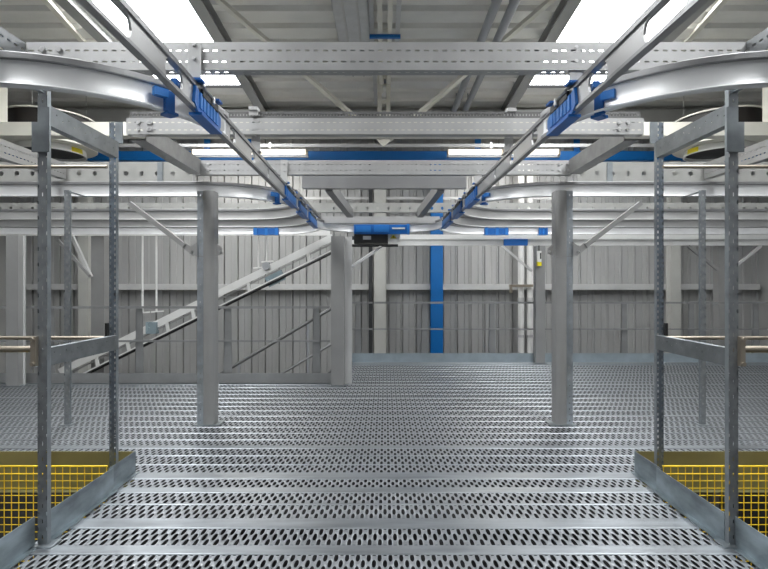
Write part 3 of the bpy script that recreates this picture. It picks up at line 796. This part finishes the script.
    # ---- opening in the deck: kick plates, mesh
    for (y0, y1, x, lab) in ((0.6, 2.757, -1.885, 'galvanised kick plate at the near part of the %s deck opening'), (2.80, 3.50, -1.855, 'galvanised kick plate between the two %s front uprights'),
                             (3.48, 3.85, -1.875, 'short end kick plate of the %s deck opening')):
        t = thing('kick_plate', (x, (y0 + y1) / 2, 0), lab % n, 'kick plate', None, s)
        mb = MB(); mb.box(x - .0035, x, y0, y1, 0.0, .16); mb.build('plate', 'galv_plate', t, s)
        mb = MB(); mb.box(x, x + .03, y0, y1, 0.0, .004); mb.build('foot_flange', 'galv_plate', t, s)
    mb = MB(); mb.box(-7.0, -1.879, 3.836, 3.842, -.13, .16); mb.box(-7.0, -1.879, 3.80, 3.836, -.134, -.13)
    tag(mb.build('edge_plate', 'olive', None, s), 'olive-yellow upstand plate along the far edge of the %s deck opening' % n, 'kick plate')
    t = thing('mesh_guard', (-2.7, 3.5, -.9), 'yellow wire mesh guard panel in the %s deck opening' % n, 'mesh panel', None, s)
    mb = MB(); x = -1.905; r = .0019
    while x > -3.6:
        mb.box(x - r, x + r, 3.50, 3.505, -.95, .17); x -= .05
    z = .165
    while z > -.95:
        mb.box(-3.6, -1.90, 3.505, 3.51, z - r, z + r); z -= .05
    mb.build('wire_grid', 'yellow', t, s)
    mb = MB(); mb.box(-3.6, -1.90, 3.497, 3.512, .163, .170); mb.box(-3.6, -1.90, 3.497, 3.505, .112, .118); mb.build('frame_wire', 'yellow', t, s)

# machinery under the openings
for s, n in SIDES:
    t = thing('lower_conveyor', (-3, 4.2, -3.2), 'dark conveyor with pale side rail seen through the %s mesh guard' % n, 'conveyor', None, s)
    mb = MB(); mb.bar((-5.2, 4.6, -1.9), (-1.2, 4.6, -.55), .5, .14); mb.build('belt', 'dark_gear', t, s)
    mb = MB(); mb.bar((-5.2, 4.32, -1.78), (-1.2, 4.32, -.43), .03, .09); mb.build('side_rail', 'galv', t, s)
    mb = MB()
    for q in (0.1, .3, .5, .7, .9): 
        x = -5.2 + 4 * q; z = -1.78 + 1.35 * q
        mb.box(x - .03, x + .03, 4.28, 4.31, z - .04, z + .04)
    mb.each('bracket', 'bolt', t, s)
    mb = MB(); mb.box(-4.2, -4.1, 4.5, 4.6, -3.2, -1.7); mb.box(-2.3, -2.2, 4.5, 4.6, -3.2, -1.05); mb.each('leg', 'galv', t, s)

# ================================================================ COLUMNS FURTHER BACK
def far_column(x0, x1, ybase, ytop, d, label, m='column', flange=None, dep=.18):
    a, b = (x0 - 385) * d / F, (x1 - 385) * d / F
    zt = EYE + (286 - ytop) * d / F
    t = thing('far_column', ((a + b) / 2, d + dep / 2, 0 if ybase else -3.2), label, 'column')
    zb = 0.008 if ybase else -3.2
    mb = MB(); mb.box(a, b, d, d + dep, zb, zt); mb.build('post', m, t)
    if flange:
        c, e = (flange[0] - 385) * (d + .1) / F, (flange[1] - 385) * (d + .1) / F
        mb = MB(); mb.box(c, e, d + .1, d + .11, zb, zt); mb.build('flange', 'column_light', t)
    if ybase:
        mb = MB(); mb.box(a - .03, b + .03, d - .02, d + dep + .01, 0, .008); mb.build('base_plate', 'galv', t)
    return t
far_column(331, 344, True, 236, 7.2, 'grey column left of the middle with a pale flange, at the corner of the deck', flange=(344, 352), dep=.16)
far_column(6, 18, True, 235, 7.15, 'grey column with a pale flange at the left edge of the picture', flange=(18, 25), dep=.16)
far_column(536, 545, True, 246, 9.25, 'slim grey column behind the right round-fronted column', dep=.14)
far_column(91, 104, False, 236, 9.9, 'grey column behind the left guardrail, right of the pale wall column')
far_column(719, 729, False, 246, 9.9, 'dark grey column behind the right guardrail')
def brace(p, q, label, w=.05, m='column_light'):
    mb = MB(); mb.bar(p, q, w, w); tag(mb.build('diagonal_brace', m), label, 'brace')
brace(P(350, 268, 7.3), P(382, 246, 9.82), 'short pale diagonal brace right of the middle grey column', .04)
brace(P(502, 246, 9.3), P(532, 271, 9.3), 'pale diagonal brace left of the slim grey column, under the white conveyor', .04)
brace(P(72, 236, 9.8), P(91, 277, 9.8), 'diagonal brace on the grey column behind the left guardrail', .06)
brace(P(58, 240, 9.75), P(90, 276, 9.75), 'second lower diagonal brace meeting the grey column behind the left guardrail', .05, 'column')
brace(P(688, 246, 9.8), P(718, 270, 9.8), 'diagonal brace left of the dark grey column behind the right guardrail', .05, 'column')
brace(P(761, 246, 9.8), P(730, 270, 9.8), 'pale diagonal brace right of the dark grey column behind the right guardrail', .05)

# ================================================================ GUARDRAILS AND TOE BOARDS
def guard(x0, x1, yd, posts, label, ends=()):
    t = thing('guardrail', ((x0 + x1) / 2, yd, 0), label, 'guardrail')
    mb = MB(); mb.bar((x0, yd, 1.09), (x1, yd, 1.09), .035, .035); mb.build('top_rail', 'rail_grey', t)
    mb = MB(); mb.bar((x0, yd, .60), (x1, yd, .60), .028, .028); mb.build('middle_rail', 'rail_grey', t)
    for x in posts:
        mb = MB(); mb.prism([(x - .065, 0.0), (x + .065, 0.0), (x + .045, 1.07), (x - .045, 1.07)], 'y', yd + .02, yd + .028)
        mb.prism([(x - .065, 0.0), (x - .058, 0), (x - .038, 1.07), (x - .045, 1.07)], 'y', yd + .02, yd + .06); mb.build('post', 'rail_grey', t)
    return t
guard(-8.9, -0.80, 7.44, (-6.15, -4.87, -3.58, -2.29, -1.0), 'grey guardrail along the near deck edge on the left, in front of the sloping conveyor')
guard(DX0, 8.9, 9.50, (-.50, .73, 1.99, 4.45, 5.70, 6.9, 8.1), 'grey guardrail along the far deck edge in front of the blue column')
mb = MB(); mb.box(-8.9, -.78, 7.40, 7.41, .0, .14); mb.box(-8.9, -.78, 7.38, 7.40, 0.0, .004)
tag(mb.build('toe_board', 'rail_grey'), 'grey toe board along the near deck edge on the left', 'toe board')
mb = MB(); mb.box(DX0, 8.9, 9.44, 9.45, .0, .16); mb.box(DX0, 8.9, 9.42, 9.44, 0.0, .004)
tag(mb.build('toe_board', 'toe'), 'blue-grey toe board along the far deck edge', 'toe board')
mb = MB(); mb.box(DX0 - .01, DX0, 7.56, 9.44, .0, .12)
tag(mb.build('toe_board', 'toe'), 'short toe board running away beside the middle grey column', 'toe board')

# ================================================================ CONVEYORS, STAIR RAIL, PIPES BEHIND THE DECK
A, B_ = P(333, 237, 9.7), P(60, 372, 9.7)
Dv = (B_ - A).normalized(); Nv = Vector((Dv.z, 0, -Dv.x)); Nv = Nv if Nv.z < 0 else -Nv
t = thing('sloping_conveyor', B_, 'pale sloping conveyor with a black belt edge rising behind the left guardrail', 'conveyor')
mb = MB(); mb.sweep([(.02, -.065), (.02, .065), (-.02, .065), (-.02, -.065)], [A - Nv * .0, B_ - Nv * .0]); mb.build('side_frame', 'white', t)
mb = MB(); mb.sweep([(.02, -.012), (.02, .012), (-.02, .012), (-.02, -.012)], [A + Nv * .10 + Vector((0, .02, 0)), B_ + Nv * .10 + Vector((0, .02, 0))]); mb.build('inner_rail', 'column', t)
A2, B2 = P(331, 251, 9.7), P(60, 385, 9.7)
mb = MB(); mb.bar(A2, B2, .04, .028); mb.build('lower_edge', 'white', t)
mb = MB(); mb.tube([B2 + Vector((0, -.03, -.045)), A2 + Vector((0, -.03, -.045)), P(340, 247, 9.67), P(352, 245.5, 9.67), P(398, 245.5, 9.67)], .026, 8); mb.build('belt', 'black', t)
Lc = (B2 - A2).length
for q in (.08, .30, .505, .60, .745, .86, .97):
    p = A2 + (B2 - A2) * q; mb = MB(); mb.bar(p, p - Nv * .17 - Dv * .05, .03, .06); mb.build('strut', 'white', t)
mb = MB(); p = A + (B_ - A) * .66; mb.box(p.x - .10, p.x + .10, 9.62, 9.74, p.z - .14, p.z + .08)
p = A + (B_ - A) * .20; mb.sweep([(.01, -.12), (.01, .08), (-.01, .08), (-.01, -.12)], [p + Nv * .20, p + Nv * .20 + Dv * .35]); mb.each('cover_plate', 'mat_teal', t)
p = P(266, 266, 9.65); mb = MB(); mb.tube([p, p + Vector((0, .12, 0))], .075, 14); mb.build('roller_end', 'pipe_grey', t)
t = thing('level_conveyor', P(460, 240, 9.75), 'long white level conveyor under the far track, right half', 'conveyor')
mb = MB(); a = P(400, 234.5, 9.75); b = P(560, 239.5, 9.75); mb.box(a.x, 7.8, 9.75, 9.79, b.z, a.z); mb.build('upper_frame', 'white', t)
a = P(352, 240, 9.8); b = P(560, 245.5, 9.8); mb = MB(); mb.box(a.x, 7.8, 9.78, 9.82, b.z, a.z); mb.build('lower_frame', 'white', t)
mb = MB(); a = P(400, 239, 9.8); mb.box(a.x, 7.8, 9.79, 10.1, a.z - .03, a.z); mb.build('bed', 'column', t)
mb = MB(); mb.box(P(504, 0, 9.7).x, P(528, 0, 9.7).x, 9.71, 9.745, P(0, 245.5, 9.7).z, P(0, 239, 9.7).z); mb.build('blue_cover', 'blue', t)
mb = MB(); mb.box(P(352, 0, 9.8).x, P(400, 0, 9.8).x, 9.83, 9.95, P(0, 244, 9.8).z, P(0, 236, 9.8).z); mb.build('end_box', 'dark_gear', t)
t = thing('level_conveyor', (-5, 9.85, 2.3), 'white level rail under the far track on the left side', 'rail')
mb = MB(); a = P(0, 229.5, 9.85); b = P(330, 235.5, 9.85); mb.box(-7.8, b.x, 9.85, 9.89, b.z, a.z); mb.build('frame', 'white', t)

# stair handrail going down behind the left guardrail
t = thing('stair_handrail', P(235, 372, 9.2), 'grey stair handrail descending behind the left guardrail', 'handrail')
a, b = P(334, 307, 8.6), P(190, 392, 8.6)
mb = MB(); mb.tube([a, b], .028, 10); mb.tube([a + Vector((0, .5, 0)), b + Vector((0, .5, 0))], .02, 8); mb.each('top_rail', 'stair', t)
mb = MB(); mb.tube([a + Vector((0, 0, -.60)), b + Vector((0, 0, -.60))], .02, 8); mb.build('middle_rail', 'rail_grey', t)
for q in (.18, .66):
    p = a + (b - a) * q; mb = MB(); mb.bar(p, p + Vector((0, 0, -1.1)), .04, .03, (0, 1, 0)); mb.build('post', 'pipe_grey', t)
t = thing('stair_stringer', P(300, 372, 8.9), 'dark stair stringer and treads below the stair handrail', 'stair')
mb = MB(); mb.bar(a + Vector((0, .3, -1.2)), b + Vector((-.8, .3, -1.65)), .02, .22); mb.build('stringer', 'stair', t)
mb = MB()
for i in range(8):
    p = a + (b - a) * (i / 8) + Vector((0, .35, -1.17)); mb.box(p.x - .13, p.x + .13, p.y, p.y + .75, p.z - .02, p.z + .01)
mb.each('tread', 'galv', t)
# thin white vertical pipes
for x, y1, lab in ((142.5, 313, 'thin white drop pipe above the sloping conveyor, left one of the pair'), (156.5, 312, 'thin white drop pipe above the sloping conveyor, right one of the pair'),
                (258.5, 268, 'thin white drop pipe above the upper sloping conveyor, left one'), (266.5, 262, 'thin white drop pipe above the upper sloping conveyor, right one')):
    t = thing('drop_pipe', P(x, y1, 9.95), lab, 'pipe', 'thin white drop pipes')
    mb = MB(); mb.tube([P(x, y1, 9.95), P(x, 236, 9.95)], .02, 8); mb.build('pipe', 'white', t)
    mb = MB(); p = P(x, y1, 9.95); mb.bar(p + Vector((-.1, 0, 0)), p + Vector((.14, 0, .02)), .03, .025); mb.build('foot_bar', 'white', t)
# thick pipes by the slim column
for x, lab in ((521, 'thick pale vertical pipe on the far wall, left one of the pair'), (530, 'thick pale vertical pipe on the far wall, right one of the pair')):
    t = thing('wall_pipe', P(x, 353, 12.0) , lab, 'pipe', 'thick wall pipes')
    xx = (x - 385) * 12.0 / F
    mb = MB(); mb.tube([(xx, 12.0, -3.2), (xx, 12.0, 4.3)], .07, 14); mb.build('pipe', 'white', t)
    mb = MB(); mb.tube([(xx, 12.0, 1.05), (xx, 12.0, 1.13)], .08, 14); mb.tube([(xx, 12, .2), (xx, 12, .26)], .08, 14); mb.each('coupling', 'column_light', t)
t = thing('pipe_clamp', P(521, 288, 11.9), 'brass coloured clamp rail holding the two thick wall pipes', 'clamp')
mb = MB(); a, b = P(509, 287, 11.88), P(533, 284.5, 11.88); mb.box(a.x, b.x, 11.86, 11.9, a.z, b.z); mb.build('rail', 'brass', t)
mb = MB(); a, b = P(509, 293, 11.88), P(512, 284.5, 11.88); mb.box(a.x, b.x, 11.84, 11.86, a.z, b.z); mb.build('end_piece', 'brass', t)
# hanging pull handle on the slim column
t = thing('pull_switch', P(538, 266, 9.2), 'white and yellow pull switch hanging by the slim grey column', 'switch')
mb = MB(); a, b = P(537, 262, 9.2), P(541, 251, 9.2); mb.box(a.x, b.x, 9.17, 9.22, a.z, b.z); mb.build('body', 'white', t)
mb = MB(); a, b = P(537, 266, 9.2), P(541, 262, 9.2); mb.box(a.x, b.x, 9.165, 9.22, a.z, b.z); mb.build('grip', 'yellow_label', t)
mb = MB(); a = P(539, 251, 9.2); b = P(539, 245.5, 9.2); mb.tube([a, b], .01, 6); mb.build('cord', 'black', t)
mb = MB(); a, b = P(539.5, 259, 9.2), P(540.6, 253, 9.2); mb.box(a.x, b.x, 9.16, 9.17, a.z, b.z); mb.build('mark', 'black', t)

# ================================================================ DRUMS UNDER THE ROOF
for s, n in SIDES:
    cx, cy, r = -6.53, 10.0, .78
    t = thing('extractor_drum', (cx, cy, 3.95), 'dark round extractor drum with pale rims and a yellow label, hung at the %s' % n, 'extractor', None, s)
    mb = MB(); mb.lathe(cx, cy, [(r - .02, 4.12), (r - .02, 4.64)], 56); mb.build('shell', 'drum_black', t, s)
    mb = MB(); mb.lathe(cx, cy, [(r - .02, 4.635), (r + .01, 4.635), (r + .01, 4.66), (0, 4.66)], 56); mb.build('top_rim', 'cream', t, s)
    mb = MB(); mb.lathe(cx, cy, [(.60, 4.075), (r + .01, 4.075), (r + .03, 4.09), (r + .03, 4.12), (r - .05, 4.125)], 56); mb.build('flange', 'cream', t, s)
    mb = MB(); mb.lathe(cx, cy, [(.60, 4.075), (.62, 3.96), (.605, 3.95), (.59, 3.96), (.59, 4.09)], 56); ir = mb.build('inlet_ring', 'white', t, s)
    mb = MB(); mb.lathe(cx, cy, [(0, 4.02), (.59, 4.02)], 40); mb.build('fan_plate', 'black', t, s)
    mb = MB()
    for i in range(5):
        a0 = math.radians(-24 + i * 5); a1 = math.radians(-24 + (i + 1) * 5)
        def c(a, rr, z): return (cx + rr * math.cos(a), cy + rr * math.sin(a), z)
        mb.face([c(a0, .623, 3.97), c(a1, .623, 3.97), c(a1, .612, 4.06), c(a0, .612, 4.06)])
    mb.build('label', 'yellow_label', ir, s)
    mb = MB()
    for i in range(3): a = i * 2.1 + .6; mb.tube([(cx + .6 * math.cos(a), cy + .6 * math.sin(a), 4.66), (cx + .6 * math.cos(a), cy + .6 * math.sin(a), roof_z(cy))], .005, 6)
    mb.each('hanger_rod', 'rafter', t, s)
